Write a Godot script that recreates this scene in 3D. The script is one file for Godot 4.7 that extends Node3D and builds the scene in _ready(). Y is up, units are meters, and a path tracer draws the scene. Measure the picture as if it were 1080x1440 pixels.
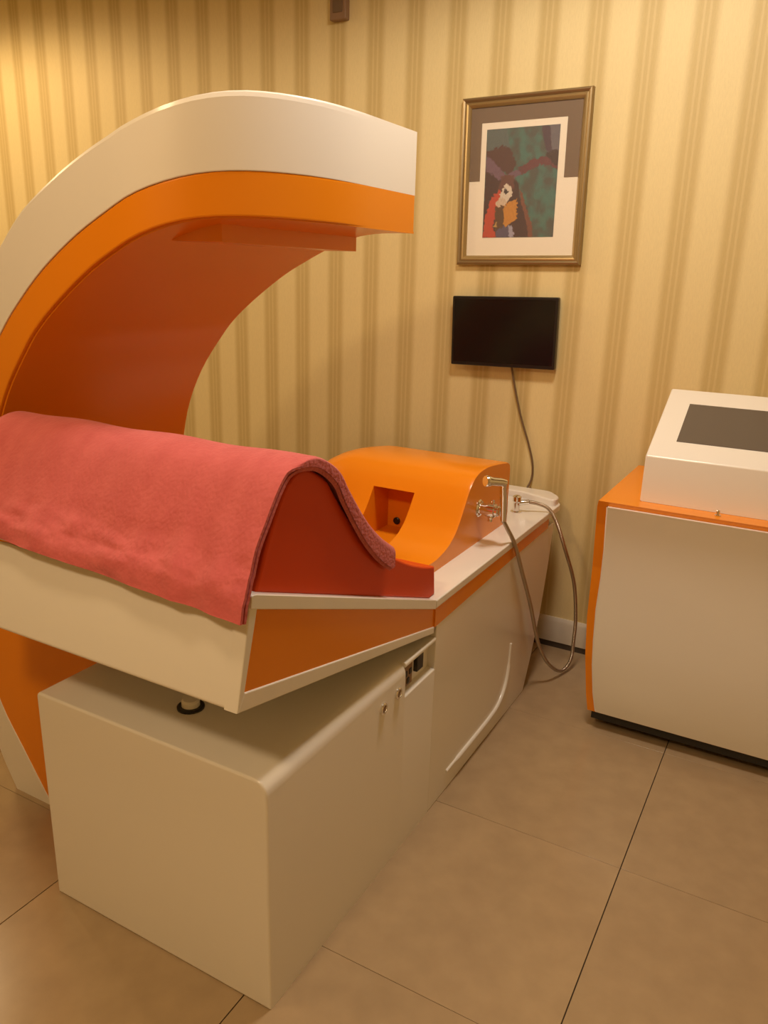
extends Node3D
# A treatment room: spa capsule with a raised canopy, pink towel, control cabinet, picture and monitor.

var M := {}
var taken := {}
const WALL_Z := -2.96
const CEIL := 2.8
const X0 := -5.2
const X1 := 1.7
const Z1 := 2.3

# ------------------------------------------------------------------ helpers
func numbered(called: String) -> String:
	if not taken.has(called):
		taken[called] = 0
		return called
	taken[called] += 1
	return "%s_%03d" % [called, taken[called]]

func tag(o, label: String, category: String, group := ""):
	o.set_meta("label", label)
	o.set_meta("category", category)
	if group != "": o.set_meta("group", group)
	return o

func thing(called: String, label: String, category: String, at := Vector3.ZERO, group := "") -> Node3D:
	var o := Node3D.new()
	o.name = numbered(called)
	add_child(o)
	o.position = at
	tag(o, label, category, group)
	return o

func stool() -> SurfaceTool:
	var st := SurfaceTool.new()
	st.begin(Mesh.PRIMITIVE_TRIANGLES)
	return st

# commits the shapes as one named mesh; world coordinates are turned into the parent's own
func obj(called: String, st: SurfaceTool, m: Material, parent: Node = null) -> MeshInstance3D:
	var o := MeshInstance3D.new()
	o.mesh = st.commit()
	o.material_override = m
	o.cast_shadow = GeometryInstance3D.SHADOW_CASTING_SETTING_ON
	if parent == null:
		o.name = numbered(called)
		add_child(o)
	else:
		o.name = called
		parent.add_child(o, true)
	return o

func part(called: String, st: SurfaceTool, m: Material, root: Node3D, parent: Node = null) -> MeshInstance3D:
	var o := obj(called, st, m, parent if parent != null else root)
	if parent == null or parent == root: o.position = -root.position
	return o

func tri(st: SurfaceTool, a: Vector3, b: Vector3, c: Vector3, na: Vector3, nb: Vector3, nc: Vector3, ua := Vector2.ZERO, ub := Vector2.ZERO, uc := Vector2.ZERO):
	var g := (b - a).cross(c - a)
	if g.length_squared() < 1e-16: return
	if g.dot(na + nb + nc) > 0.0:
		var t := b; b = c; c = t
		t = nb; nb = nc; nc = t
		var u := ub; ub = uc; uc = u
	st.set_normal(na); st.set_uv(ua); st.add_vertex(a)
	st.set_normal(nb); st.set_uv(ub); st.add_vertex(b)
	st.set_normal(nc); st.set_uv(uc); st.add_vertex(c)

func quad(st: SurfaceTool, a: Vector3, b: Vector3, c: Vector3, d: Vector3, n: Vector3, uv := [Vector2(0, 0), Vector2(1, 0), Vector2(1, 1), Vector2(0, 1)]):
	tri(st, a, b, c, n, n, n, uv[0], uv[1], uv[2])
	tri(st, a, c, d, n, n, n, uv[0], uv[2], uv[3])

func map3(axis: String, p: Vector2, t: float) -> Vector3:
	if axis == "x": return Vector3(t, p.y, p.x)
	if axis == "y": return Vector3(p.x, t, p.y)
	return Vector3(p.x, p.y, t)

# closed outline (x: z,y; y: x,z; z: x,y) drawn out from a to b with rounded rims
func prism(st: SurfaceTool, outline: Array, axis: String, a: float, b: float, bev_a := 0.0, bev_b := 0.0, seg := 3, soft := 0.8):
	if a > b:
		var tt := a; a = b; b = tt
		tt = bev_a; bev_a = bev_b; bev_b = tt
	var pts := outline.duplicate()
	var area := 0.0
	for i in pts.size():
		var p: Vector2 = pts[i]; var q: Vector2 = pts[(i + 1) % pts.size()]
		area += p.x * q.y - q.x * p.y
	if area < 0.0: pts.reverse()
	var n := pts.size()
	var en := []
	for i in n:
		var d: Vector2 = (pts[(i + 1) % n] - pts[i]).normalized()
		en.append(Vector2(d.y, -d.x))
	var n0 := []; var n1 := []; var mit := []
	for i in n:
		var ep: Vector2 = en[(i + n - 1) % n]; var ec: Vector2 = en[i]
		var s := (ep + ec).normalized()
		var cs: float = max(0.45, s.dot(ec))
		mit.append(s / cs)
		if ep.dot(ec) > soft:
			n0.append(s); n1.append(s)
		else:
			n0.append(ep); n1.append(ec)
	var rings := []   # [inset, t, cos, sin, dir]
	for k in (seg + 1 if bev_a > 0.0 else 1):
		var th := PI / 2 * k / seg if bev_a > 0.0 else PI / 2
		rings.append([bev_a * (1.0 - sin(th)), a + bev_a * (1.0 - cos(th)), cos(th), sin(th), -1.0])
	for k in (seg + 1 if bev_b > 0.0 else 1):
		var th := PI / 2 * (seg - k) / seg if bev_b > 0.0 else PI / 2
		rings.append([bev_b * (1.0 - sin(th)), b - bev_b * (1.0 - cos(th)), cos(th), sin(th), 1.0])
	var capn := map3(axis, Vector2.ZERO, 1.0)
	for r in rings.size() - 1:
		var A: Array = rings[r]; var B: Array = rings[r + 1]
		for i in n:
			var j := (i + 1) % n
			var pa := map3(axis, pts[i] - mit[i] * A[0], A[1]); var pb := map3(axis, pts[j] - mit[j] * A[0], A[1])
			var qa := map3(axis, pts[i] - mit[i] * B[0], B[1]); var qb := map3(axis, pts[j] - mit[j] * B[0], B[1])
			var fa := func(v: Vector2, R: Array) -> Vector3: return (map3(axis, v, 0.0) * R[3] + capn * (R[2] * R[4])).normalized()
			tri(st, pa, pb, qb, fa.call(n1[i], A), fa.call(n0[j], A), fa.call(n0[j], B))
			tri(st, pa, qb, qa, fa.call(n1[i], A), fa.call(n0[j], B), fa.call(n1[i], B))
	for e in [[rings[0], -1.0], [rings[rings.size() - 1], 1.0]]:
		var R: Array = e[0]
		var flat := PackedVector2Array()
		for i in n: flat.append(pts[i] - mit[i] * R[0])
		var idx := Geometry2D.triangulate_polygon(flat)
		var nn: Vector3 = capn * e[1]
		for k in range(0, idx.size(), 3):
			tri(st, map3(axis, flat[idx[k]], R[1]), map3(axis, flat[idx[k + 1]], R[1]), map3(axis, flat[idx[k + 2]], R[1]), nn, nn, nn)

func rounded(pts: Array, r, n := 5) -> Array:
	var out := []
	for i in pts.size():
		var p: Vector2 = pts[i]; var a: Vector2 = pts[(i + pts.size() - 1) % pts.size()]; var b: Vector2 = pts[(i + 1) % pts.size()]
		var rr: float = r[i] if r is Array else r
		if rr <= 0.0:
			out.append(p); continue
		var da := (a - p).normalized(); var db := (b - p).normalized()
		var half := acos(clamp(da.dot(db), -1, 1)) / 2
		var d: float = min(rr / tan(half), min((a - p).length(), (b - p).length()) * 0.49)
		var s := p + da * d; var e := p + db * d
		for k in n + 1:
			var t := float(k) / n
			out.append(s.lerp(p, t).lerp(p.lerp(e, t), t))
	return out

func rect(x0: float, y0: float, x1: float, y1: float) -> Array:
	return [Vector2(x0, y0), Vector2(x1, y0), Vector2(x1, y1), Vector2(x0, y1)]

func block(st: SurfaceTool, p0: Vector3, p1: Vector3, bev := 0.0):
	prism(st, rect(p0.x, p0.z, p1.x, p1.z), "y", p0.y, p1.y, bev, bev, 2)

# smooth line through the given points
func curve(pts: Array, per := 8, closed := false) -> Array:
	var out := []
	var n := pts.size()
	for i in n - 1:
		var p0 = pts[max(i - 1, 0)]; var p1 = pts[i]; var p2 = pts[i + 1]; var p3 = pts[min(i + 2, n - 1)]
		for k in per:
			var t := float(k) / per
			out.append(0.5 * ((2.0 * p1) + (p2 - p0) * t + (2.0 * p0 - 5.0 * p1 + 4.0 * p2 - p3) * t * t + (3.0 * p1 - p0 - 3.0 * p2 + p3) * t * t * t))
	out.append(pts[n - 1])
	return out

func tube(st: SurfaceTool, path: Array, r, sides := 10, caps := true):
	var up := Vector3.UP
	var prev := []; var prevn := []
	var v := 0.0
	var frame_n := Vector3.ZERO
	for i in path.size():
		var d: Vector3 = (path[min(i + 1, path.size() - 1)] - path[max(i - 1, 0)]).normalized()
		if i == 0:
			frame_n = d.cross(up if abs(d.y) < 0.9 else Vector3.RIGHT).normalized()
		else:
			frame_n = (frame_n - d * frame_n.dot(d)).normalized()
		var bn := d.cross(frame_n)
		var rr: float = r[i] if r is Array else r
		var ring := []; var rn := []
		for k in sides:
			var a := TAU * k / sides
			var nn := frame_n * cos(a) + bn * sin(a)
			ring.append(path[i] + nn * rr); rn.append(nn)
		if i > 0:
			var l: float = (path[i] - path[i - 1]).length()
			for k in sides:
				var j := (k + 1) % sides
				var u0 := float(k) / sides; var u1 := float(k + 1) / sides
				tri(st, prev[k], prev[j], ring[j], prevn[k], prevn[j], rn[j], Vector2(u0, v), Vector2(u1, v), Vector2(u1, v + l))
				tri(st, prev[k], ring[j], ring[k], prevn[k], rn[j], rn[k], Vector2(u0, v), Vector2(u1, v + l), Vector2(u0, v + l))
			v += l
		if caps and (i == 0 or i == path.size() - 1):
			var cn := -d if i == 0 else d
			for k in sides: tri(st, path[i], ring[k], ring[(k + 1) % sides], cn, cn, cn)
		prev = ring; prevn = rn

# turned shape: prof = [[distance along axis, radius], ...]
func lathe(st: SurfaceTool, at: Vector3, dir: Vector3, prof: Array, sides := 16):
	var f := dir.normalized()
	var a := f.cross(Vector3.UP if abs(f.y) < 0.9 else Vector3.RIGHT).normalized(); var b := f.cross(a)
	for i in prof.size() - 1:
		var p: Array = prof[i]; var q: Array = prof[i + 1]
		var sl := Vector2(q[0] - p[0], q[1] - p[1]).normalized()
		for k in sides:
			var t0 := TAU * k / sides; var t1 := TAU * (k + 1) / sides
			var r0 := a * cos(t0) + b * sin(t0); var r1 := a * cos(t1) + b * sin(t1)
			var m0 := r0 * sl.x - f * sl.y; var m1 := r1 * sl.x - f * sl.y
			var A: Vector3 = at + f * p[0] + r0 * p[1]; var B: Vector3 = at + f * p[0] + r1 * p[1]
			var C: Vector3 = at + f * q[0] + r1 * q[1]; var D: Vector3 = at + f * q[0] + r0 * q[1]
			tri(st, A, B, C, m0, m1, m1)
			tri(st, A, C, D, m0, m1, m0)

func v2(a: Array) -> Array:
	var out := []
	for i in range(0, a.size(), 2): out.append(Vector2(a[i], a[i + 1]))
	return out

# ------------------------------------------------------------------ materials
func lin(r: float, g: float, b: float) -> Color:
	return Color(r, g, b).linear_to_srgb()

func mat(c: Color, rough: float, metal := 0.0) -> StandardMaterial3D:
	var m := StandardMaterial3D.new()
	m.albedo_color = c
	m.roughness = rough
	m.metallic = metal
	return m

func noise_tex(freq: float, seed_: int, lo: Color, hi: Color, size := 512, octaves := 4) -> NoiseTexture2D:
	var f := FastNoiseLite.new()
	f.seed = seed_; f.frequency = freq; f.fractal_octaves = octaves
	var t := NoiseTexture2D.new()
	t.width = size; t.height = size; t.seamless = true; t.noise = f
	var g := Gradient.new()
	g.set_color(0, lo); g.set_color(1, hi)
	t.color_ramp = g
	return t

# one period of the striped wallpaper: pale ground, darker band with two fine pale lines
func wallpaper_texture() -> ImageTexture:
	var w := 256; var h := 512
	var img := Image.create(w, h, false, Image.FORMAT_RGB8)
	var rng := RandomNumberGenerator.new(); rng.seed = 71
	var fibre := FastNoiseLite.new(); fibre.seed = 5; fibre.frequency = 0.09; fibre.fractal_octaves = 3
	var pale := Vector3(0.75, 0.63, 0.335); var dark := Vector3(0.555, 0.43, 0.185)
	for x in w:
		var u := (x + 0.5) / w              # band centred on 0.5
		var d: float = abs(u - 0.5)
		var k: float = 1.0 - smoothstep(0.12, 0.30, d)
		k *= 0.9
		var line: float = 1.0 - smoothstep(0.012, 0.03, abs(d - 0.055))
		k = clamp(k - line * 0.28, 0.0, 1.0)
		for y in h:
			var a := TAU * y / h
			var n := fibre.get_noise_3d(x * 6.0, cos(a) * 46.0, sin(a) * 46.0) * 0.09 + rng.randf_range(-0.025, 0.025)
			var c: Vector3 = pale.lerp(dark, k) * (1.0 + n)
			img.set_pixel(x, y, Color(c.x, c.y, c.z).linear_to_srgb())
	img.generate_mipmaps()
	return ImageTexture.create_from_image(img)

func in_poly(p: Vector2, poly: Array) -> bool:
	return Geometry2D.is_point_in_polygon(p, PackedVector2Array(poly))

# abstract painting: teal ground, plum and brown branches, pale oval, ochre block, red garment
func painting_texture() -> ImageTexture:
	var w := 160; var h := 244
	var img := Image.create(w, h, false, Image.FORMAT_RGB8)
	var n1 := FastNoiseLite.new(); n1.seed = 3; n1.frequency = 0.02; n1.fractal_octaves = 3
	var n2 := FastNoiseLite.new(); n2.seed = 9; n2.frequency = 0.12
	# areas in fractions of the sheet, painted in order
	var areas := [
		[v2([0, 0, .28, 0, .34, .2, .1, .24, 0, .2]), Vector3(.13, .16, .15)],
		[v2([.78, 0, 1, 0, 1, .27, .84, .26]), Vector3(.17, .15, .17)],
		[v2([.75, 0, .86, 0, .9, .24, .82, .22]), Vector3(.09, .05, .07)],
		[v2([0, .2, .22, .15, .34, .18, .44, .33, .36, .42, .2, .36, 0, .25]), Vector3(.11, .045, .035)],
		[v2([0, .22, .16, .32, .3, .42, .46, .37, .52, .36, .5, .42, .36, .47, .2, .46, 0, .36]), Vector3(.2, .11, .16)],
		[v2([.46, .37, .62, .3, .8, .27, .98, .27, 1, .4, .92, .36, .74, .34, .52, .42]), Vector3(.17, .05, .055)],
		[v2([.82, .24, 1, .22, 1, .38, .92, .33]), Vector3(.07, .035, .03)],
		[v2([0, .36, .2, .46, .4, .46, .48, .5, .5, .62, .62, .8, .66, 1, 0, 1]), Vector3(.075, .03, .025)],
		[v2([.5, .54, .54, .6, .6, .72, .7, .88, .72, 1, .66, 1, .62, .86, .52, .66]), Vector3(.24, .085, .05)],
		[v2([.24, .42, .4, .42, .42, .55, .3, .6, .18, .6]), Vector3(.16, .06, .045)],
		[v2([.1, .62, .22, .55, .26, .62, .18, .78, .14, .9, .22, 1, 0, 1, .02, .8]), Vector3(.62, .075, .03)],
		[v2([.16, .72, .32, .68, .34, .92, .18, .92]), Vector3(.13, .06, .02)],
		[v2([.28, .7, .47, .64, .48, .83, .3, .91]), Vector3(.66, .28, .035)],
		[v2([.2, .92, .36, .88, .4, 1, .2, 1]), Vector3(.13, .1, .17)],
		[v2([.36, .9, .42, .88, .46, 1, .39, 1]), Vector3(.42, .4, .52)],
		[v2([.14, .9, .2, .84, .2, .91]), Vector3(.6, .36, .1)],
		[v2([.22, .58, .3, .5, .38, .53, .4, .6, .34, .66, .24, .66]), Vector3(.8, .7, .58)],
		[v2([.17, .66, .24, .62, .34, .66, .3, .7, .18, .71]), Vector3(.72, .56, .42)],
		[v2([.28, .55, .33, .54, .34, .58, .29, .59]), Vector3(.05, .03, .03)],
	]
	for y in h:
		for x in w:
			var wob := Vector2(n2.get_noise_2d(x, y), n2.get_noise_2d(x + 300, y)) * 0.025
			var p := Vector2(float(x) / w, float(y) / h) + wob
			var t := n1.get_noise_2d(x * 1.3, y)
			var c := Vector3(.085, .20, .165).lerp(Vector3(.10, .105, .085), clamp(0.5 + t * 1.6, 0, 1))
			for a in areas:
				if in_poly(p, a[0]): c = a[1]
			c *= 0.72 * (1.0 + n2.get_noise_2d(x * 2.0, y * 0.7) * 0.2)
			img.set_pixel(x, y, Color(c.x, c.y, c.z).linear_to_srgb())
	img.generate_mipmaps()
	return ImageTexture.create_from_image(img)

func ring_texture() -> ImageTexture:     # bands of a corrugated metal hose
	var img := Image.create(4, 32, false, Image.FORMAT_RGB8)
	for y in 32:
		var v := 0.5 + 0.5 * cos(TAU * y / 32.0)
		for x in 4: img.set_pixel(x, y, Color(v, v, v))
	return ImageTexture.create_from_image(img)

func make_materials():
	M.white = mat(lin(.80, .78, .74), 0.28)
	M.white.clearcoat_enabled = true; M.white.clearcoat = 0.4; M.white.clearcoat_roughness = 0.15
	M.orange = mat(lin(.80, .256, .007), 0.27)
	M.orange.metallic_specular = 0.4
	M.orange.clearcoat_enabled = true; M.orange.clearcoat = 0.15; M.orange.clearcoat_roughness = 0.15
	M.cushion = mat(lin(.62, .065, .012), 0.38)
	M.cushion.metallic_specular = 0.25
	M.wallpaper = mat(Color.WHITE, 0.62)
	M.wallpaper.albedo_texture = wallpaper_texture()
	M.ceiling = mat(lin(.78, .75, .68), 0.9)
	M.baseboard = mat(lin(.62, .57, .48), 0.45)
	M.dark_strip = mat(lin(.06, .045, .035), 0.5)
	M.grout_dark = mat(lin(.06, .045, .03), 0.9)
	M.tiles = []
	for i in 4:
		var m := mat(Color.WHITE, 0.22)
		var k: float = [1.0, 0.96, 1.03, 0.985][i]
		m.albedo_texture = noise_tex(0.022, 40 + i, lin(.345 * k, .25 * k, .15 * k), lin(.405 * k, .297 * k, .178 * k), 512, 5)
		m.uv1_triplanar = true; m.uv1_world_triplanar = true
		m.uv1_scale = Vector3(0.9, 0.9, 0.9); m.uv1_offset = Vector3(0.31 * i, 0.17 * i, 0.23 * i)
		M.tiles.append(m)
	M.towel = mat(Color.WHITE, 0.95)
	M.towel.albedo_texture = noise_tex(0.02, 12, lin(.52, .095, .10), lin(.63, .14, .145), 512, 5)
	M.towel.uv1_triplanar = true; M.towel.uv1_scale = Vector3(1.6, 1.6, 1.6)
	M.towel.rim_enabled = true; M.towel.rim = 0.35; M.towel.rim_tint = 0.6
	M.towel.heightmap_enabled = true
	M.towel.heightmap_texture = noise_tex(0.12, 21, Color.BLACK, Color.WHITE, 512, 3)
	M.towel.heightmap_scale = 0.12
	M.gold = mat(lin(.50, .385, .20), 0.36, 0.85)
	M.gold_dark = mat(lin(.33, .245, .13), 0.42, 0.8)
	M.mat_white = mat(lin(.80, .74, .62), 0.85)
	M.mat_brown = mat(lin(.165, .11, .065), 0.85)
	M.print = mat(Color.WHITE, 0.55)
	M.print.albedo_texture = painting_texture()
	M.glass = mat(Color(1, 1, 1, 0.02), 0.04)
	M.glass.metallic_specular = 0.15
	M.glass.transparency = BaseMaterial3D.TRANSPARENCY_ALPHA
	M.black = mat(lin(.012, .011, .011), 0.3)
	M.screen_black = mat(lin(.006, .006, .007), 0.16)
	M.screen_grey = mat(lin(.115, .095, .08), 0.25)
	M.cable = mat(lin(.16, .10, .05), 0.6)
	M.chrome = mat(lin(.80, .79, .77), 0.12, 1.0)
	M.hose = mat(lin(.52, .46, .38), 0.3, 0.9)
	M.hose.heightmap_enabled = true
	M.hose.heightmap_texture = ring_texture(); M.hose.heightmap_scale = 0.1
	M.hose.uv1_scale = Vector3(1, 220, 1)
	M.brown_plastic = mat(lin(.26, .16, .095), 0.5)
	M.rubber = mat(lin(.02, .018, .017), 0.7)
	M.caster = mat(lin(.10, .02, .015), 0.5)
	M.lamp_glow = mat(Color(1, 0.86, 0.62), 0.5)
	M.lamp_glow.emission_enabled = true
	M.lamp_glow.emission = Color(1.0, 0.80, 0.50); M.lamp_glow.emission_energy_multiplier = 5.0
	M.lamp_ring = mat(lin(.75, .73, .7), 0.4)

# ------------------------------------------------------------------ light
func ceiling_lamp(x: float, z: float, energy: float, tint: Color, label: String):
	var t := thing("ceiling_lamp", label, "ceiling lamp", Vector3(x, CEIL, z), "round ceiling lamps")
	var st := stool()
	lathe(st, Vector3(x, CEIL, z), Vector3.DOWN, [[0.0, 0.125], [0.012, 0.125], [0.016, 0.120], [0.016, 0.0]], 32)
	part("mounting_ring", st, M.lamp_ring, t)
	st = stool()
	lathe(st, Vector3(x, CEIL - .016, z), Vector3.DOWN, [[0.0, 0.112], [0.018, 0.110], [0.034, 0.098], [0.046, 0.074], [0.053, 0.040], [0.055, 0.0]], 32)
	part("opal_dome", st, M.lamp_glow, t)
	var l := SpotLight3D.new()
	l.name = "lamp_light"
	l.light_color = tint
	l.light_energy = energy
	l.light_size = 0.16
	l.spot_range = 9.0; l.spot_attenuation = 2.0
	l.spot_angle = 88.0; l.spot_angle_attenuation = 0.28
	l.shadow_enabled = true
	t.add_child(l)
	l.position = Vector3(0, -0.085, 0)
	l.rotation_degrees = Vector3(-90, 0, 0)

const NEUTRAL := Color(1.0, 0.935, 0.86)
const WARM := Color(1.0, 0.855, 0.655)

func _ready():
	make_materials()
	# ---- camera, environment, light
	var cam := Camera3D.new()
	cam.name = "camera"
	add_child(cam)
	cam.position = Vector3(0, 1.464, 0)
	cam.rotation_degrees = Vector3(-16.873, 28.705, 1.629)
	cam.fov = 66.03
	cam.near = 0.05
	cam.current = true
	var we := WorldEnvironment.new()
	we.name = "environment"
	var env := Environment.new()
	env.background_mode = Environment.BG_COLOR
	env.background_color = Color(0, 0, 0)
	env.tonemap_mode = Environment.TONE_MAPPER_LINEAR
	env.tonemap_exposure = 1.1
	env.sdfgi_enabled = true; env.ssao_enabled = true; env.ssil_enabled = true
	we.environment = env
	add_child(we)
	ceiling_lamp(-1.35, -0.55, 0.7, WARM, "round opal ceiling lamp above the near end of the treatment bed")
	ceiling_lamp(-0.60, -1.8, 2.2, NEUTRAL, "round opal ceiling lamp above the floor before the control cabinet")
	ceiling_lamp(-3.95, -1.9, 2.5, WARM, "round opal ceiling lamp beyond the back of the raised canopy")
	ceiling_lamp(-0.85, 0.6, 2.7, WARM, "round opal ceiling lamp over the empty floor before the bed")
	build_room()
	build_capsule()
	build_towel()
	build_cabinet()
	build_picture()
	build_monitor()
	build_small()

# ------------------------------------------------------------------ setting
func structure(o: Node, label: String):
	o.set_meta("kind", "structure")
	o.set_meta("label", label)

func build_room():
	# floor: slab with single tiles 0.6 m square
	var fl := Node3D.new(); fl.name = "floor"; add_child(fl)
	structure(fl, "polished beige stone tile floor with thin dark joints")
	var st := stool()
	block(st, Vector3(X0 - .1, -0.12, WALL_Z - .1), Vector3(X1 + .1, -0.004, Z1 + .1))
	obj("grout_bed", st, M.grout_dark, fl)
	var gx := -0.253; var gz := -1.195; var s := 0.601
	var rng := RandomNumberGenerator.new(); rng.seed = 4
	var i0 := int(floor((X0 - gx) / s)); var i1 := int(ceil((X1 - gx) / s))
	var j0 := int(floor((WALL_Z - gz) / s)); var j1 := int(ceil((Z1 - gz) / s))
	for i in range(i0, i1):
		for j in range(j0, j1):
			var ax: float = max(gx + i * s + 0.0011, X0); var bx: float = min(gx + (i + 1) * s - 0.0011, X1)
			var az: float = max(gz + j * s + 0.0004, WALL_Z); var bz: float = min(gz + (j + 1) * s - 0.0004, Z1)
			if bx - ax < 0.02 or bz - az < 0.02: continue
			st = stool()
			prism(st, rect(ax, az, bx, bz), "y", -0.02, 0.0, 0.0, 0.0008, 1)
			obj("tile", st, M.tiles[rng.randi() % 4], fl)
	# walls with thickness
	wall("wall_back", Vector3(X0, 0, WALL_Z), Vector3(X1, 0, WALL_Z), Vector3(0, 0, 1), "back wall in gold and beige vertically striped wallpaper")
	wall("wall_left", Vector3(X0, 0, Z1), Vector3(X0, 0, WALL_Z), Vector3(1, 0, 0), "left wall in gold and beige striped wallpaper")
	wall("wall_right", Vector3(X1, 0, WALL_Z), Vector3(X1, 0, Z1), Vector3(-1, 0, 0), "right wall in gold and beige striped wallpaper")
	wall("wall_front", Vector3(X1, 0, Z1), Vector3(X0, 0, Z1), Vector3(0, 0, -1), "wall behind the viewer in gold striped wallpaper")
	st = stool()
	block(st, Vector3(X0 - .1, CEIL, WALL_Z - .1), Vector3(X1 + .1, CEIL + 0.12, Z1 + .1))
	structure(obj("ceiling", st, M.ceiling), "plain cream painted ceiling")
	# baseboard
	st = stool()
	prism(st, [Vector2(WALL_Z, .026), Vector2(WALL_Z + .014, .026), Vector2(WALL_Z + .014, .112), Vector2(WALL_Z + .010, .122), Vector2(WALL_Z + .006, .130), Vector2(WALL_Z, .130)], "x", X0, X1)
	structure(obj("baseboard_back", st, M.baseboard), "cream baseboard along the striped back wall")
	st = stool()
	block(st, Vector3(X0, 0, WALL_Z), Vector3(X1, .026, WALL_Z + .010))  # flat dark strip between baseboard and floor
	structure(obj("trim_1", st, M.dark_strip), "dark strip under the baseboard along the back wall")

func wall(called: String, a: Vector3, b: Vector3, n: Vector3, label: String):
	var st := stool()
	var l := (b - a).length()
	var p := 0.1722
	var u0 := 0.0
	if called == "wall_back": u0 = (a.x + 0.338) / p + 0.5
	var u1 := u0 + l / p
	var h := Vector3(0, CEIL, 0)
	var back := -n * 0.1
	quad(st, a, b, b + h, a + h, n, [Vector2(u0, 3.5), Vector2(u1, 3.5), Vector2(u1, 0), Vector2(u0, 0)])
	quad(st, a + back, b + back, b + back + h, a + back + h, -n)
	var d := (b - a).normalized()
	quad(st, a, a + back, a + back + h, a + h, -d)
	quad(st, b, b + back, b + back + h, b + h, d)
	quad(st, a + h, b + h, b + h + back, a + h + back, Vector3.UP)
	quad(st, a, b, b + back, a + back, Vector3.DOWN)
	structure(obj(called, st, M.wallpaper), label)

# ------------------------------------------------------------------ the capsule
const SX := -0.783        # right side of base, tub and tray
const BX := -1.424        # left side of the base box
const LX := -1.62         # left side of tub and tray

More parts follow.
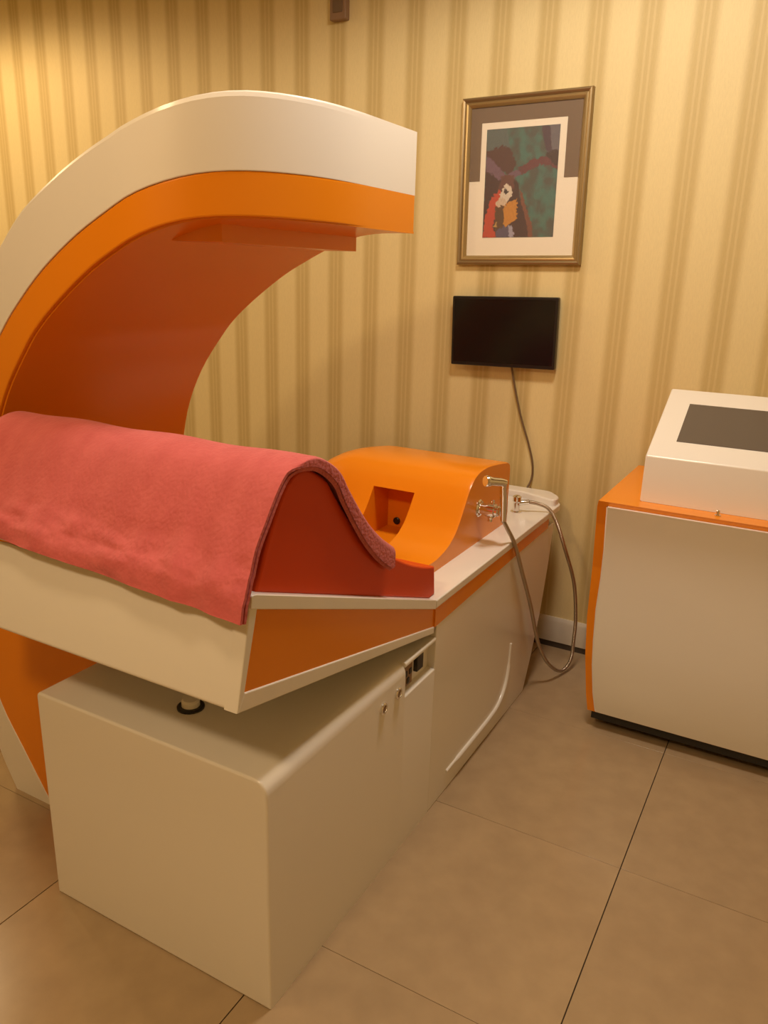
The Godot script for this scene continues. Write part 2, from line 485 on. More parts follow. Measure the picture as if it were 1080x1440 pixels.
func build_capsule():
	var t := thing("spa_capsule", "large white and orange spa bed capsule with raised curved canopy", "spa bed", Vector3(-1.2, 0, -1.8))
	# --- base box under the near end, with a sunk control niche in its right side
	var r := 0.032
	var st := stool()
	var prof := rounded(v2([BX, 0, SX, 0, SX, .546, BX, .546]), [0.0, 0.0, r, 0.012])
	prism(st, prof, "z", -1.565, -1.003, 0.0, 0.006)
	var niche := rounded(v2([BX, 0, SX, 0, SX, .452, SX - .022, .456, SX - .022, .530, SX, .534, SX, .546, BX, .546]), [0.0, 0.0, .004, 0.0, 0.0, .003, .006, .012], 3)
	prism(st, niche, "z", -1.737, -1.565)
	var base := part("base_box", st, M.white, t)
	# push buttons, socket and switch
	for b in [[-1.452, .478], [-1.526, .483]]:
		st = stool()
		lathe(st, Vector3(SX - .002, b[1], b[0]), Vector3.RIGHT, [[0, .0145], [.006, .0145], [.008, .013], [.008, .0095], [.0035, .0085]], 20)
		var ring := obj("push_button", st, M.chrome, base); ring.set_meta("label", "small chrome ringed push button")
		st = stool()
		lathe(st, Vector3(SX - .002, b[1], b[0]), Vector3.RIGHT, [[.0, .0088], [.0045, .0088], [.0055, .0075], [.0055, 0.0]], 16)
		var o := MeshInstance3D.new(); o.mesh = st.commit(); o.material_override = M.brown_plastic; o.name = "button_cap"; ring.get_parent().add_child(o, true)
	st = stool()
	prism(st, rounded(rect(-1.622, .466, -1.574, .524), .004), "x", SX - .023, SX - .010, 0, .002)
	obj("power_inlet", st, M.brown_plastic, base)
	st = stool()
	for q in [[-1.610, .503], [-1.586, .503], [-1.598, .481]]:
		prism(st, rounded(rect(q[0] - .007, q[1] - .008, q[0] + .007, q[1] + .008), .003), "x", SX - .011, SX - .008, 0, .001)
	obj("inlet_slots", st, M.black, base)
	st = stool()
	prism(st, rounded(rect(-1.688, .478, -1.652, .522), .003), "x", SX - .023, SX - .011, 0, .002)
	obj("rocker_switch", st, M.black, base)
	# hinge boss on the base top below the tray
	st = stool()
	lathe(st, Vector3(-1.088, .545, -1.135), Vector3.UP, [[0, .030], [.005, .030], [.007, .027], [.007, 0.0]], 20)
	obj("buffer_rim", st, M.black, base)
	st = stool()
	lathe(st, Vector3(-1.088, .551, -1.135), Vector3.UP, [[0, .020], [.012, .020], [.016, .016], [.016, 0.0]], 20)
	obj("rubber_buffer", st, M.white, base)
	# --- tub: side outline drawn across
	st = stool()
	var tub := rounded(v2([-1.7375, 0, -2.536, 0, -2.60, .12, -2.667, .269, -2.715, .45, -2.742, .60, -1.7375, .60]), [0, .01, .05, .05, .05, 0, 0])
	prism(st, tub, "x", LX, SX, .003, .003)
	var tubp := part("tub_body", st, M.white, t)
	# orange stripe under the rim, tapering towards the far end
	st = stool()
	prism(st, v2([-1.722, .580, -2.30, .5925, -2.66, .598, -2.672, .618, -2.665, .634, -1.722, .634]), "x", SX - .03, SX + .0015, 0, .0012, 1)
	obj("side_stripe", st, M.orange, tubp)
	# rim: wide flat ledge with a rounded far end
	st = stool()
	var rimo := rounded(v2([LX - .003, -1.722, SX + .004, -1.722, SX + .004, -2.80, SX - .06, -2.868, LX + .06, -2.868, LX - .003, -2.80]), [0, 0, .07, .05, .05, .07], 6)
	prism(st, rimo, "y", .634, .658, .004, .004, 3)
	obj("rim", st, M.white, tubp)
	st = stool()
	prism(st, rounded(v2([SX - .004, -2.735, SX - .004, -2.800, SX - .06, -2.860, LX + .06, -2.860, LX + .01, -2.80, LX + .01, -2.78, -1.50, -2.790, -.93, -2.790]), [.02, .06, .05, .05, .05, .01, .02, .02], 6), "y", .655, .684, 0, .007, 3)
	obj("splash_lip", st, M.white, tubp)
	# bead of the access door
	st = stool()
	var bead := []
	for p in curve(v2([-1.853, .064, -2.05, .064, -2.20, .067, -2.275, .082, -2.325, .125, -2.347, .19, -2.352, .27]), 6): bead.append(Vector3(SX - .0005, p.y, p.x))
	var br := []
	for i in bead.size(): br.append(0.009 if i > 2 and i < bead.size() - 6 else 0.006)
	tube(st, bead, br, 10)
	obj("door_bead", st, M.white, tubp)
	# --- tray: the near end rises to the foot board
	st = stool()
	var A := Vector2(-1.7225, .655); var B := Vector2(-.972, .938); var C := Vector2(-.928, .733); var D := Vector2(-1.7225, .5625)
	# foot board (end face) and underside frame
	prism(st, rounded([Vector2(-1.7225, .60), Vector2(-.985, .88), B + Vector2(-.002, -.022), C, D], [0, 0, .006, .008, 0]), "x", LX, SX - .008, 0, 0)
	prism(st, [D, C, Vector2(-.949, .764), Vector2(-1.7225, .582)], "x", SX - .03, SX, .0, .003)
	prism(st, [C, Vector2(-.970, .928), Vector2(-.993, .922), Vector2(-.9485, .762)], "x", SX - .03, SX, 0, .003)
	var tray := part("tilted_tray", st, M.white, t)
	st = stool()
	prism(st, [Vector2(-1.7225, .582), Vector2(-.949, .764), Vector2(-.985, .915), Vector2(-1.7225, .634)], "x", SX - .03, SX - .003)
	obj("side_inlay", st, M.orange, tray)
	st = stool()
	prism(st, rounded([Vector2(-1.722, .632), Vector2(-.968, .914), B, Vector2(-.985, .9355), Vector2(-1.724, .6575)], [0, .004, .006, 0, 0]), "x", LX - .003, SX + .002, .002, .002)
	obj("tray_rim", st, M.white, tray)
	# --- cushion block with a ridge, side outline drawn across
	st = stool()
	var cush := curve(v2([-1.008, .925, -1.022, .955, -1.049, 1.012, -1.088, 1.078, -1.118, 1.106, -1.150, 1.117, -1.185, 1.108, -1.232, 1.080, -1.262, 1.044, -1.335, .961, -1.40, .903, -1.483, .853, -1.593, .795, -1.68, .759, -1.748, .738]), 4)
	cush.append(Vector2(-1.757, .658)); cush.append(Vector2(-1.724, .6565))
	prism(st, cush, "x", LX + .02, -.802, .006, .006, 3, 0.7)
	part("cushion", st, M.cushion, t)
	# --- bed deck and the rounded head hump with its face opening
	st = stool()
	block(st, Vector3(LX + .05, .64, -1.915), Vector3(-.882, .668, -1.74), .004)
	part("bed_deck", st, M.orange, t)
	build_hump(t)
	build_canopy(t)
	# --- mixer valve on the hump's side and outlet on the rim
	st = stool()
	var vz := -2.206; var vy := .772
	lathe(st, Vector3(-.874, vy, vz), Vector3.RIGHT, [[0, .028], [.005, .028], [.009, .024], [.010, .018], [.030, .018], [.031, .022], [.056, .022], [.058, .017], [.066, .017], [.069, .013], [.070, 0.0]], 20)
	lathe(st, Vector3(-.826, vy, vz), Vector3.UP, [[0, .011], [.018, .011], [.020, .007], [.032, .006], [.034, 0]], 12)
	lathe(st, Vector3(-.83, vy - .004, vz), Vector3(0, -1, 0.25), [[0, .009], [.022, .009], [.024, .0075], [.032, .0075]], 12)
	part("mixer_valve", st, M.chrome, t)
	st = stool()
	lathe(st, Vector3(-.885, .657, -2.60), Vector3.UP, [[0, .020], [.004, .020], [.006, .012], [.036, .012], [.042, .016], [.058, .016], [.062, .010], [.063, 0]], 16)
	tube(st, [Vector3(-.885, .690, -2.60), Vector3(-.865, .694, -2.61), Vector3(-.845, .697, -2.617)], .009, 10)
	part("hose_outlet", st, M.chrome, t)
	# --- hand shower in its holder, with the looped hose (lifts away)
	var h := thing("hand_shower", "small chrome hand shower with long looping metal hose beside the orange hump", "hand shower", Vector3(-.785, .78, -2.2))
	st = stool()
	var hb := Vector3(-.789, .745, -2.205)
	tube(st, [hb, hb + Vector3(0, .03, .002), hb + Vector3(0, .08, .010), hb + Vector3(-.001, .118, .018)], [.009, .0115, .0125, .010], 12)
	part("handle", st, M.chrome, h)
	st = stool()
	var hd := hb + Vector3(.006, .124, .016)
	tube(st, [hd, hd + Vector3(-.012, .004, .012), hd + Vector3(-.030, .008, .034), hd + Vector3(-.040, .010, .046)], [.010, .0125, .0125, .017], 14)
	lathe(st, hd + Vector3(-.040, .010, .046), Vector3(-.6, .12, .78), [[0, .017], [.006, .018], [.010, .016], [.010, 0]], 14)
	part("spray_head", st, M.chrome, h)
	st = stool()
	var hp := [hb, Vector3(-.786, .715, -2.235), Vector3(-.772, .645, -2.285), Vector3(-.768, .52, -2.372), Vector3(-.763, .374, -2.472), Vector3(-.750, .188, -2.568), Vector3(-.722, .085, -2.630), Vector3(-.697, .022, -2.722), Vector3(-.680, .045, -2.782), Vector3(-.678, .13, -2.792), Vector3(-.678, .224, -2.785), Vector3(-.688, .379, -2.745), Vector3(-.712, .54, -2.655), Vector3(-.745, .632, -2.640), Vector3(-.782, .672, -2.655), Vector3(-.815, .690, -2.637), Vector3(-.846, .697, -2.618)]
	tube(st, curve(hp, 12), .0068, 10)
	part("hose", st, M.hose, h)

func build_hump(t: Node3D):
	# profile rows (z, y) from the deck up the S curve to the back
	var prof := curve(v2([-1.735, .700, -1.855, .692, -1.92, .694, -1.984, .708, -2.030, .733, -2.060, .762, -2.085, .795, -2.112, .832, -2.140, .862, -2.185, .886, -2.260, .893, -2.36, .884, -2.445, .872]), 5)
	var r0 := -1; var r1 := -1
	for i in prof.size():
		if prof[i].x < -1.925 and r0 < 0: r0 = i
		if prof[i].y > .812 and r1 < 0: r1 = i
	prof.append(Vector2(-2.462, .862)); prof.append(Vector2(-2.468, .845)); prof.append(Vector2(-2.468, .657))
	var xr := -.872; var xl := -1.525
	var px0 := -1.045; var px1 := -1.190
	var xs := [xr, xr - .004, xr - .01, -.93, px0, px1, -1.25, -1.30]
	for k in 12: xs.append(-1.30 - .225 * sin(PI / 2 * (k + 1) / 12.0))
	var H := func(x: float) -> float:
		if x > -1.30: return 1.0 - .012 * pow(max(0.0, (x - xr + .012) / .012), 2.0)
		return sqrt(max(0.0, 1.0 - pow((x + 1.30) / .225, 2.0)))
	var P := func(i: int, x: float) -> Vector3:
		var y: float = .655 + (prof[i].y - .655) * H.call(x)
		return Vector3(x, y, prof[i].x)
	var N := func(i: int, j: int) -> Vector3:
		var x: float = xs[j]
		var a: Vector3 = P.call(max(i - 1, 0), x); var b: Vector3 = P.call(min(i + 1, prof.size() - 1), x)
		var c: Vector3 = P.call(i, x + .004); var d: Vector3 = P.call(i, x - .004)
		if x < xl + .004: d = P.call(i, xl)
		var n := (b - a).cross(d - c).normalized()
		if n.length() < .5: n = Vector3.LEFT
		return n
	var st := stool()
	for i in prof.size() - 1:
		for j in xs.size() - 1:
			if i >= r0 and i < r1 and xs[j] <= px0 + .0001 and xs[j] > px1 + .0001: continue
			var n00: Vector3 = N.call(i, j); var n10: Vector3 = N.call(i + 1, j); var n01: Vector3 = N.call(i, j + 1); var n11: Vector3 = N.call(i + 1, j + 1)
			tri(st, P.call(i, xs[j]), P.call(i + 1, xs[j]), P.call(i + 1, xs[j + 1]), n00, n10, n11)
			tri(st, P.call(i, xs[j]), P.call(i + 1, xs[j + 1]), P.call(i, xs[j + 1]), n00, n11, n01)
	# flat right side
	for i in prof.size() - 1:
		var a := Vector3(xr, P.call(i, xr).y, prof[i].x); var b := Vector3(xr, P.call(i + 1, xr).y, prof[i + 1].x)
		quad(st, a, b, Vector3(xr, .655, b.z), Vector3(xr, .655, a.z), Vector3.RIGHT)
	var hump := part("head_hump", st, M.orange, t)
	# the opening: walls going down behind the curved face
	st = stool()
	var deep := []
	for i in range(r0, r1 + 1): deep.append(Vector2(prof[i].x, P.call(i, -1.1).y))
	var bz: float = prof[r1].x - .10
	var fy := .661
	for x in [px0, px1]:
		var nn := Vector3.LEFT if x == px0 else Vector3.RIGHT
		var poly := PackedVector2Array(deep)
		poly.append(Vector2(bz, deep[deep.size() - 1].y - .01)); poly.append(Vector2(bz, fy)); poly.append(Vector2(prof[r0].x, fy))
		var idx := Geometry2D.triangulate_polygon(poly)
		for k in range(0, idx.size(), 3):
			tri(st, Vector3(x, poly[idx[k]].y, poly[idx[k]].x), Vector3(x, poly[idx[k + 1]].y, poly[idx[k + 1]].x), Vector3(x, poly[idx[k + 2]].y, poly[idx[k + 2]].x), nn, nn, nn)
	var ty: float = deep[deep.size() - 1].y
	quad(st, Vector3(px0, ty, prof[r1].x), Vector3(px1, ty, prof[r1].x), Vector3(px1, ty - .01, bz), Vector3(px0, ty - .01, bz), Vector3.DOWN)
	quad(st, Vector3(px0, ty - .01, bz), Vector3(px1, ty - .01, bz), Vector3(px1, fy, bz), Vector3(px0, fy, bz), Vector3.BACK)
	quad(st, Vector3(px0, fy, bz), Vector3(px1, fy, bz), Vector3(px1, fy, prof[r0].x), Vector3(px0, fy, prof[r0].x), Vector3.UP)
	quad(st, Vector3(px0, deep[0].y, prof[r0].x), Vector3(px1, deep[0].y, prof[r0].x), Vector3(px1, fy, prof[r0].x), Vector3(px0, fy, prof[r0].x), Vector3.FORWARD)
	var niche := obj("face_opening", st, M.orange, hump); niche.set_meta("label", "deep rectangular face opening in the hump")
	st = stool()
	lathe(st, Vector3(-1.155, .682, bz + .001), Vector3.BACK, [[0, .012], [.004, .012], [.006, .009], [.006, 0]], 14)
	obj("jet_nozzle", st, M.black, hump)

# depth of the canopy's front face: flat, then rounded back into the end face
func canopy_front(x: float) -> float:
	if x <= -1.30: return -1.21
	var q: float = clamp((x + 1.30) / .32, 0.0, 1.0)
	return -1.21 - .46 * (1.0 - sqrt(max(0.0, 1.0 - q * q)))

# band between two lines of equal count, from the front face (set back) to the depth zb
func band(st: SurfaceTool, A: Array, B: Array, back: float, zb: float, bev: float, bev2 := -1.0):
	if bev2 < 0.0: bev2 = bev
	var loops := []
	for i in A.size():
		var d: Vector2 = (B[i] - A[i]).normalized()
		var za := canopy_front(A[i].x) - back; var zc := canopy_front(B[i].x) - back
		var k := bev * .3
		var l := []
		for e in [[A[i] + d * bev, za], [A[i] + d * k, za - k], [A[i], za - bev], [A[i], zb], [B[i], zb], [B[i], zc - bev2], [B[i] - d * bev2 * .3, zc - bev2 * .3], [B[i] - d * bev2, zc]]:
			l.append(Vector3(e[0].x, e[0].y, e[1]))
		loops.append(l)
	var n := 8
	for i in A.size() - 1:
		for k in n:
			var j := (k + 1) % n
			var nn := []
			for q in [i, i + 1]:
				var c := Vector3.ZERO
				for p in loops[q]: c += p
				c /= n
				var tg: Vector3 = loops[min(q + 1, A.size() - 1)][k] - loops[max(q - 1, 0)][k]
				var ed: Vector3 = loops[q][j] - loops[q][k]
				var m := tg.cross(ed).normalized()
				if m.dot((loops[q][k] + loops[q][j]) / 2 - c) < 0: m = -m
				nn.append(m)
			tri(st, loops[i][k], loops[i][j], loops[i + 1][j], nn[0], nn[0], nn[1])
			tri(st, loops[i][k], loops[i + 1][j], loops[i + 1][k], nn[0], nn[1], nn[1])
	for e in [[0, loops[1][3] - loops[0][3]], [A.size() - 1, loops[A.size() - 2][3] - loops[A.size() - 1][3]]]:
		var l: Array = loops[e[0]]
		var m: Vector3 = -(e[1] as Vector3).normalized()
		if e[0] > 0: m = Vector3.RIGHT
		else: m = Vector3.DOWN
		for k in range(1, n - 1): tri(st, l[0], l[k], l[k + 1], m, m, m)

func height_at(pts: Array, x: float) -> float:
	var fine := curve(pts, 6)
	for i in fine.size() - 1:
		if x <= fine[i + 1].x + .00001: return lerp(fine[i].y, fine[i + 1].y, (x - fine[i].x) / (fine[i + 1].x - fine[i].x))
	return fine[fine.size() - 1].y

func build_canopy(t: Node3D):
	var zb := -1.905
	var zf := -1.21
	var ou := v2([-1.864, 0, -1.912, .096, -1.945, .20, -1.985, .33, -2.02, .52, -2.034, .75, -2.006, .98, -1.925, 1.20, -1.80, 1.375, -1.664, 1.506, -1.581, 1.577, -1.465, 1.643, -1.372, 1.686, -1.30, 1.714])
	var mi := v2([-1.700, 0, -1.73, .044, -1.80, .150, -1.88, .281, -1.922, .45, -1.935, .65, -1.918, .85, -1.872, 1.03, -1.795, 1.19, -1.70, 1.304, -1.629, 1.374, -1.532, 1.452, -1.416, 1.524, -1.30, 1.580])
	var inn := v2([-1.825, .66, -1.815, .86, -1.78, 1.025, -1.715, 1.158, -1.625, 1.272, -1.565, 1.332, -1.48, 1.396, -1.385, 1.457, -1.30, 1.500])
	var outer := curve(ou, 4); var mid := curve(mi, 4); var inner := curve(inn, 4)
	# the end: rounded in plan, heights still rising a little
	var ho := v2([-1.30, 1.715, -1.255, 1.733, -1.215, 1.750, -1.175, 1.767, -1.125, 1.785, -1.082, 1.796, -1.041, 1.801, -1.0, 1.802, -.98, 1.800])
	var hm := v2([-1.30, 1.581, -1.265, 1.596, -1.228, 1.611, -1.167, 1.632, -1.117, 1.645, -1.065, 1.652, -1.02, 1.654, -1.0, 1.654, -.98, 1.653])
	var hn := v2([-1.30, 1.500, -1.272, 1.513, -1.235, 1.529, -1.2, 1.542, -1.156, 1.555, -1.108, 1.563, -1.057, 1.566, -1.0, 1.566, -.98, 1.565])
	for k in 18:
		var x: float = -1.30 + .32 * sin(PI / 2 * (k + 1) / 18.0)
		outer.append(Vector2(x, height_at(ho, x)))
		mid.append(Vector2(x, height_at(hm, x)))
		inner.append(Vector2(x, height_at(hn, x)))
	var low := mid.size() - inner.size()
	var upper := mid.slice(low)
	# white outer shell
	var st := stool()
	band(st, outer, mid, 0.0, zb, .012, .002)
	var shell := part("canopy_shell", st, M.white, t)
	# orange rim below it, running down into the skirt beside the base
	st = stool()
	band(st, upper, inner, .002, zb + .002, .004)
	var skirt := mid.slice(0, low + 1)
	skirt.append_array(v2([-1.825, .66, -1.64, .615, -1.4265, .50, -1.4265, 0]))
	prism(st, skirt, "z", zf - .06, zf - .002, 0, 0)
	skirt = mid.slice(0, low + 1)
	skirt.append_array(v2([-1.825, .66, -1.70, .60, -1.66, .30, -1.66, 0]))
	prism(st, skirt, "z", zb + .002, zf - .06)
	obj("orange_rim", st, M.orange, shell)
	# curved inner liner ending in a flat step
	st = stool()
	var lo := []; var hi := []
	for i in inner.size():
		var p: Vector2 = inner[i]
		var d: Vector2 = (inner[min(i + 1, inner.size() - 1)] - inner[max(i - 1, 0)]).normalized()
		hi.append(p + Vector2(-d.y, d.x) * .002)
		lo.append(p - Vector2(-d.y, d.x) * (.004 if p.x < -1.2 else .003))
	band(st, hi, lo, .012, zb - .001, .001)
	var liner := obj("canopy_liner", st, M.orange, shell)
	# flat panel at the upper end of the liner, set back from the front
	st = stool()
	hi = []; lo = []
	for k in 13:
		var x: float = lerp(-1.262, LINER_END, k / 12.0)
		hi.append(Vector2(x, height_at(hn, x) - .001)); lo.append(Vector2(x, 1.517))
	band(st, hi, lo, .10, zb - .0015, .002)
	obj("liner_panel", st, M.orange, shell)

const LINER_END := -1.152

# ------------------------------------------------------------------ towel
func build_towel():
	var t := thing("towel", "folded coral pink terry towel draped over the ridge of the cushion", "towel", Vector3(-1.2, .95, -1.1))
	var wrink := FastNoiseLite.new(); wrink.seed = 15; wrink.frequency = 1.7; wrink.fractal_octaves = 3
	# run of the cloth (z, y) over the cushion, hem in front to hem behind
	var run := curve(v2([-.958, .894, -.967, .924, -.985, .950, -1.008, .983, -1.036, 1.026, -1.078, 1.085, -1.110, 1.113, -1.150, 1.123, -1.190, 1.113, -1.237, 1.085, -1.268, 1.048, -1.34, .966, -1.41, .905, -1.478, .860]), 5)
	var cols := 72
	for layer in 2:
		var off := .004 + .0085 * layer
		var th := .0062
		var grids := []
		for side in 2:
			var g := []
			for i in run.size():
				var row := []
				var v := float(i) / (run.size() - 1)
				var d: Vector2 = (run[min(i + 1, run.size() - 1)] - run[max(i - 1, 0)]).normalized()
				var nrm := Vector2(d.y, -d.x)
				for j in cols + 1:
					var u: float = .03 * j / 8.0 if j < 8 else lerp(.03, 1.0, float(j - 8) / (cols - 8))
					var x: float = lerp(-.793 + .019 * smoothstep(.30, .0, v), -1.628, u)
					var p: Vector2 = run[i]
					# hem runs up towards the far corner
					if v < .25:
						var lift: float = u * .040 * (1.0 - v / .25)
						p.y += lift; p.x -= lift * .25
					var w := wrink.get_noise_2d(x * 2.6, v * 2.4)
					var front: float = smoothstep(.42, .1, v)
					var bul: float = .007 * (w + .5) * front + .002 * wrink.get_noise_2d(x * 9.0, v * 9.0) * front
					# one soft slanting fold in the front fall
					var fx: float = -.935 - .10 * (v - .05)
					bul += .009 * exp(-pow((x - fx) / .022, 2)) * smoothstep(.42, .15, v) 
					bul += .006 * exp(-pow((x - fx - .09) / .03, 2)) * smoothstep(.35, .1, v)
					var o: float = off + th * side + max(bul, 0.0) + .002 * layer * sin(x * 23.0 + v * 4.0)
					p += nrm * o
					var y := p.y
					# rounded far end sinks over the cushion's other side
					if x < -1.585:
						y -= .05 * pow((-1.585 - x) / .043, 2.0) * smoothstep(.0, .35, v)
					# the free corner behind hangs over the right side
					var drop: float = .012 * smoothstep(.44, .56, v) + .036 * smoothstep(.55, 1.0, v)
					if j < 8:
						var k: float = 1.0 - j / 8.0
						y -= drop * k * k
						if v > .44: x = lerp(x, -.797 + (.006 + .006 * layer + .004 * side) * sin(PI / 2 * min(1.0, k * 1.6)), smoothstep(.44, .5, v))
					row.append(Vector3(x, y, p.x))
				g.append(row)
			grids.append(g)
		var st := stool()
		for side in 2:
			var g: Array = grids[side]
			for i in run.size() - 1:
				for j in cols:
					for tr in [[[0, 0], [1, 0], [1, 1]], [[0, 0], [1, 1], [0, 1]]]:
						var vs := []; var ns := []
						for e in tr:
							var a: int = i + e[0]; var b: int = j + e[1]
							vs.append(g[a][b])
							var du: Vector3 = g[a][min(b + 1, cols)] - g[a][max(b - 1, 0)]
							var dv: Vector3 = g[min(a + 1, run.size() - 1)][b] - g[max(a - 1, 0)][b]
							var n := du.cross(dv).normalized()
							var out: Vector3 = grids[1][a][b] - grids[0][a][b]
							if n.dot(out) < 0: n = -n
							ns.append(n if side == 1 else -n)
						tri(st, vs[0], vs[1], vs[2], ns[0], ns[1], ns[2])
		var ga: Array = grids[0]; var gb: Array = grids[1]
		for i in run.size() - 1:
			quad(st, ga[i][0], ga[i + 1][0], gb[i + 1][0], gb[i][0], Vector3.RIGHT)
			quad(st, ga[i][cols], ga[i + 1][cols], gb[i + 1][cols], gb[i][cols], Vector3.LEFT)
		for j in cols:
			quad(st, ga[0][j], ga[0][j + 1], gb[0][j + 1], gb[0][j], Vector3(0, -1, .3).normalized())
			var e := run.size() - 1
			quad(st, ga[e][j], ga[e][j + 1], gb[e][j + 1], gb[e][j], Vector3(0, -.6, -.8))
		part("lower_layer" if layer == 0 else "upper_layer", st, M.towel, t)

# ------------------------------------------------------------------ control cabinet
func build_cabinet():
	var t := thing("control_cabinet", "orange cabinet on casters with white bowed front and sloped screen console", "cabinet", Vector3(-.2, 0, -2.62))
	var yb := .062; var yt := .82; var zback := -2.90
	# left and right edges of the body at each height, front depth
	var rows := [[yb, -.518, -2.425], [.12, -.527, -2.42], [.27, -.541, -2.405], [.41, -.5475, -2.398], [.59, -.545, -2.385], [.74, -.543, -2.36], [.800, -.541, -2.343], [.82, -.537, -2.335]]
	var st := stool()
	for i in rows.size() - 1:
		var a: Array = rows[i]; var b: Array = rows[i + 1]
		for s in [1, -1]:
			var xa: float = -.2 + s * (a[1] + .2); var xb: float = -.2 + s * (b[1] + .2)
			quad(st, Vector3(xa, a[0], a[2]), Vector3(xb, b[0], b[2]), Vector3(xb, b[0], zback), Vector3(xa, a[0], zback), Vector3(-s, 0, 0))
		var nf := Vector3(0, -(b[2] - a[2]), b[0] - a[0]).normalized()
		quad(st, Vector3(a[1], a[0], a[2]), Vector3(-.4 - a[1], a[0], a[2]), Vector3(-.4 - b[1], b[0], b[2]), Vector3(b[1], b[0], b[2]), nf)
		quad(st, Vector3(a[1], a[0], zback), Vector3(-.4 - a[1], a[0], zback), Vector3(-.4 - b[1], b[0], zback), Vector3(b[1], b[0], zback), Vector3.FORWARD)
	var T: Array = rows[rows.size() - 1]; var Bq: Array = rows[0]
	quad(st, Vector3(T[1], yt, T[2]), Vector3(-.4 - T[1], yt, T[2]), Vector3(-.4 - T[1], yt, zback), Vector3(T[1], yt, zback), Vector3.UP)
	quad(st, Vector3(Bq[1], yb, Bq[2]), Vector3(-.4 - Bq[1], yb, Bq[2]), Vector3(-.4 - Bq[1], yb, zback), Vector3(Bq[1], yb, zback), Vector3.DOWN)
	part("body", st, M.orange, t)
	# white bowed front panel, proud of the body
	var prow := [[.068, -.492, -2.415], [.14, -.503, -2.400], [.25, -.513, -2.386], [.34, -.517, -2.380], [.45, -.519, -2.376], [.56, -.514, -2.370], [.66, -.512, -2.360], [.735, -.512, -2.346], [.806, -.510, -2.326]]
	st = stool()
	for i in prow.size() - 1:
		var a: Array = prow[i]; var b: Array = prow[i + 1]
		var pn := []
		for k in [i, i + 1]:
			var lo: Array = prow[max(k - 1, 0)]; var hi: Array = prow[min(k + 1, prow.size() - 1)]
			pn.append(Vector3(0, -(hi[2] - lo[2]), hi[0] - lo[0]).normalized())
		var w := Vector3(0, 0, -.03)
		var al := Vector3(a[1], a[0], a[2]); var ar := Vector3(-.4 - a[1], a[0], a[2]); var bl := Vector3(b[1], b[0], b[2]); var brr := Vector3(-.4 - b[1], b[0], b[2])
		var e := Vector3(.004, 0, 0); var ez := Vector3(0, 0, -.004)
		tri(st, al + e, ar - e, brr - e, pn[0], pn[0], pn[1]); tri(st, al + e, brr - e, bl + e, pn[0], pn[1], pn[1])
		quad(st, al + e, bl + e, bl + ez, al + ez, Vector3(-.7, 0, .7)); quad(st, ar - e, brr - e, brr + ez, ar + ez, Vector3(.7, 0, .7))
		quad(st, al + ez, bl + ez, bl + w, al + w, Vector3.LEFT); quad(st, ar + ez, brr + ez, brr + w, ar + w, Vector3.RIGHT)
		if i == 0: quad(st, al + e, ar - e, ar + w, al + w, Vector3.DOWN)
		if i == prow.size() - 2: quad(st, bl + e, brr - e, brr + w, bl + w, Vector3.UP)
	part("front_panel", st, M.white, t)
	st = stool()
	block(st, Vector3(-.506, .030, -2.88), Vector3(.106, .0625, -2.436), .002)  # black block added to paint in the shade beneath the cabinet body
	part("shade_block", st, M.rubber, t)
	# console with sloped top
	st = stool()
	prism(st, rounded(v2([-2.405, .8205, -2.408, .962, -2.722, 1.128, -2.76, 1.10, -2.76, .8205]), [0, .008, .008, .01, 0]), "x", -.43, .03, .006, .006)
	var con := part("console", st, M.white, t)
	st = stool()
	var sd := (Vector3(0, 1.128, -2.722) - Vector3(0, .962, -2.408)).normalized()
	var sn := sd.cross(Vector3.RIGHT).normalized()
	if sn.y < 0: sn = -sn
	var c0 := Vector3(0, .962, -2.408)
	var s0 := .082; var s1 := .278
	var xa := -.358; var xb := -.042
	quad(st, Vector3(xa, 0, 0) + c0 + sd * s0 + sn * .0015, Vector3(xb, 0, 0) + c0 + sd * s0 + sn * .0015, Vector3(xb, 0, 0) + c0 + sd * s1 + sn * .0015, Vector3(xa, 0, 0) + c0 + sd * s1 + sn * .0015, sn)
	for e in [[xa, s0, xb, s0, -sd], [xa, s1, xb, s1, sd], [xa, s0, xa, s1, Vector3.LEFT], [xb, s0, xb, s1, Vector3.RIGHT]]:
		var p: Vector3 = Vector3(e[0], 0, 0) + c0 + sd * e[1]; var q: Vector3 = Vector3(e[2], 0, 0) + c0 + sd * e[3]
		quad(st, p - sn * .004, q - sn * .004, q + sn * .0015, p + sn * .0015, e[4])
	var scr := obj("screen", st, M.screen_grey, con); scr.set_meta("label", "dark grey touch screen, switched off")
	# lock on the top front edge
	st = stool()
	lathe(st, Vector3(-.203, .8195, -2.372), Vector3.UP, [[0, .009], [.004, .009], [.006, .006], [.016, .0055], [.018, .0045], [.018, 0]], 14)
	var lock := part("lock_knob", st, M.chrome, t); lock.set_meta("label", "small chrome lock knob")
	# casters
	for c in [[-.46, -2.50], [.06, -2.50], [-.46, -2.83], [.06, -2.83]]:
		st = stool()
		lathe(st, Vector3(c[0] - .012, .025, c[1]), Vector3.RIGHT, [[0, 0], [0, .020], [.003, .025], [.021, .025], [.024, .020], [.024, 0]], 18)
		var w := part("caster", st, M.rubber, t)
		st = stool()
		prism(st, v2([c[0] - .019, .02, c[0] - .015, .02, c[0] - .015, .055, c[0] + .015, .055, c[0] + .015, .02, c[0] + .019, .02, c[0] + .019, .062, c[0] - .019, .062]), "z", c[1] - .014, c[1] + .014)
		obj("fork", st, M.caster, w)

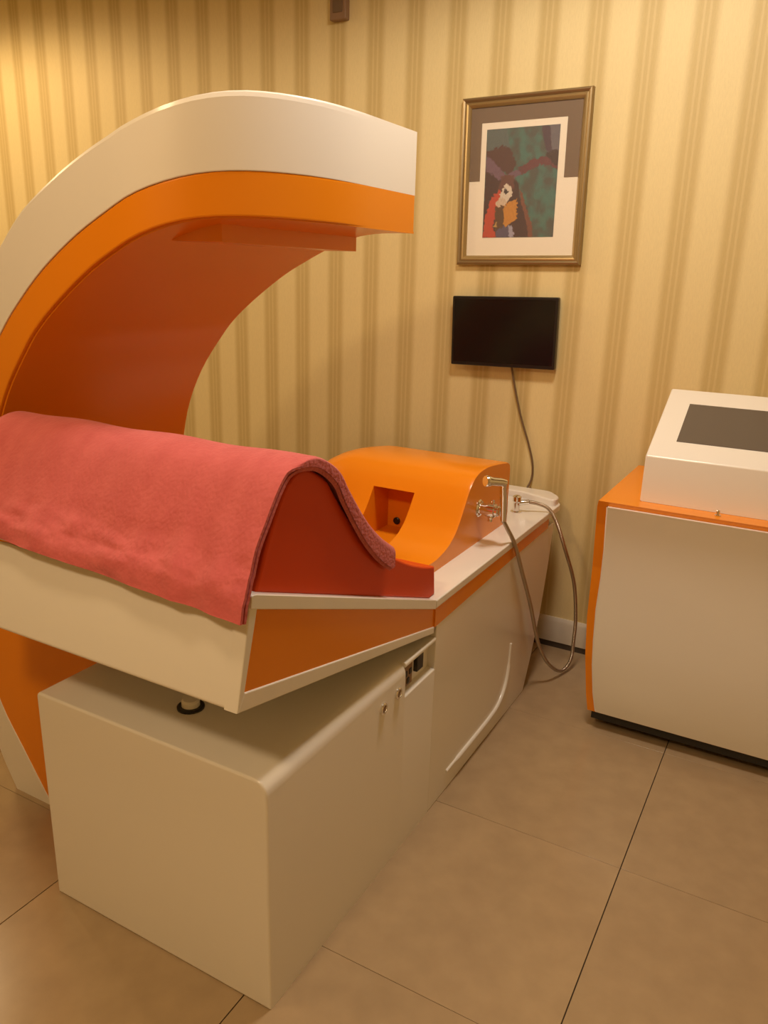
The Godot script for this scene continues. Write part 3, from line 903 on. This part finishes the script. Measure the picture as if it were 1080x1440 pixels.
# ------------------------------------------------------------------ on the wall
func build_picture():
	var t := thing("framed_picture", "gold framed abstract painting with brown and cream mat on striped wall", "picture", Vector3(-1.082, 1.797, WALL_Z))
	t.rotation_degrees.z = 0.9
	var W := .484; var H := .582
	var hw := W / 2; var hh := H / 2
	# moulding profile: distance from the outer edge, height from the wall
	var mould := [[0.0, 0.0], [0.0, .020], [.003, .026], [.008, .028], [.013, .025], [.016, .021], [.020, .023], [.025, .022], [.030, .017], [.034, .012], [.034, 0.0]]
	var st := stool()
	var st2 := stool()
	for k in 4:
		for i in mould.size() - 1:
			var P := func(m: Array, e: int) -> Vector3:
				var x: float = hw - m[0]; var y: float = hh - m[0]
				var c: Vector2 = [Vector2(-x, -y), Vector2(x, -y), Vector2(x, y), Vector2(-x, y)][e % 4]
				return Vector3(c.x, c.y, m[1])
			var outd: Vector3 = [Vector3.DOWN, Vector3.RIGHT, Vector3.UP, Vector3.LEFT][k]
			var dm := Vector2(mould[i + 1][0] - mould[i][0], mould[i + 1][1] - mould[i][1]).normalized()
			var nn := (outd * dm.y + Vector3.BACK * dm.x).normalized()
			quad(st if i < 5 else st2, P.call(mould[i], k), P.call(mould[i], k + 1), P.call(mould[i + 1], k + 1), P.call(mould[i + 1], k), nn)
	obj("outer_frame", st, M.gold_dark, t)
	obj("inner_frame", st2, M.gold, t)
	var ow := hw - .034; var oh := hh - .034
	st = stool()
	prism(st, rect(-ow, -oh, ow, oh), "z", .002, .006)
	obj("mat_board", st, M.mat_white, t)
	# brown upper mat: an upside-down U round the cream border
	st = stool()
	var L := -ow + .10 * 2 * ow; var R := -ow + .875 * 2 * ow; var Tt := oh - .10 * 2 * oh; var bt := oh - .485 * 2 * oh
	prism(st, v2([-ow, oh, -ow, bt, L, bt, L, Tt, R, Tt, R, bt, ow, bt, ow, oh]), "z", .0055, .0075)
	obj("brown_mat", st, M.mat_brown, t)
	st = stool()
	var pl := -ow + .15 * 2 * ow; var pr := -ow + .815 * 2 * ow; var ptop := oh - .145 * 2 * oh; var pb := oh - .875 * 2 * oh
	quad(st, Vector3(pl, pb, .0066), Vector3(pr, pb, .0066), Vector3(pr, ptop, .0066), Vector3(pl, ptop, .0066), Vector3.BACK, [Vector2(0, 1), Vector2(1, 1), Vector2(1, 0), Vector2(0, 0)])
	obj("painting", st, M.print, t)
	st = stool()
	prism(st, rect(-ow, -oh, ow, oh), "z", .0095, .011)
	obj("glazing", st, M.glass, t)

func build_monitor():
	var t := thing("wall_monitor", "small black flat monitor mounted on the striped wall below the picture", "monitor", Vector3(-1.104, 1.259, WALL_Z))
	t.rotation_degrees.z = 1.3
	var hw := .212; var hh := .1315
	var st := stool()
	prism(st, rounded(rect(-hw, -hh, hw, hh), .006), "z", .014, .042, .006, .004)
	obj("housing", st, M.black, t)
	st = stool()
	prism(st, rounded(rect(-hw + .010, -hh + .014, hw - .010, hh - .010), .002), "z", .0415, .0428)
	obj("screen", st, M.screen_black, t)
	st = stool()
	block(st, Vector3(-.05, -.05, 0.0), Vector3(.05, .05, .016), .002)
	obj("wall_mount", st, M.black, t)
	st = stool()
	var cp := [Vector3(.035, -.10, .020), Vector3(.036, -.135, .016), Vector3(.052, -.215, .010), Vector3(.082, -.325, .008), Vector3(.118, -.425, .008), Vector3(.140, -.505, .008), Vector3(.141, -.565, .012), Vector3(.128, -.612, .045), Vector3(.120, -.635, .075)]
	tube(st, curve(cp, 8), .0042, 8)
	var c := obj("power_cord", st, M.cable, t); c.set_meta("label", "thin brown cord hanging from the monitor")

func build_small():
	var st := stool()
	prism(st, rounded(rect(-.037, -.055, .037, .055), .006), "z", 0, .028, 0, .005)
	var o := thing("wall_sensor", "small brown box fixed high on the striped wall above the canopy", "sensor", Vector3(-1.873, 2.452, WALL_Z))
	obj("cover", st, M.brown_plastic, o)
	st = stool()
	prism(st, rounded(rect(-.022, -.03, .022, .02), .004), "z", .0275, .031, 0, .002)
	obj("lens_plate", st, M.mat_brown, o)
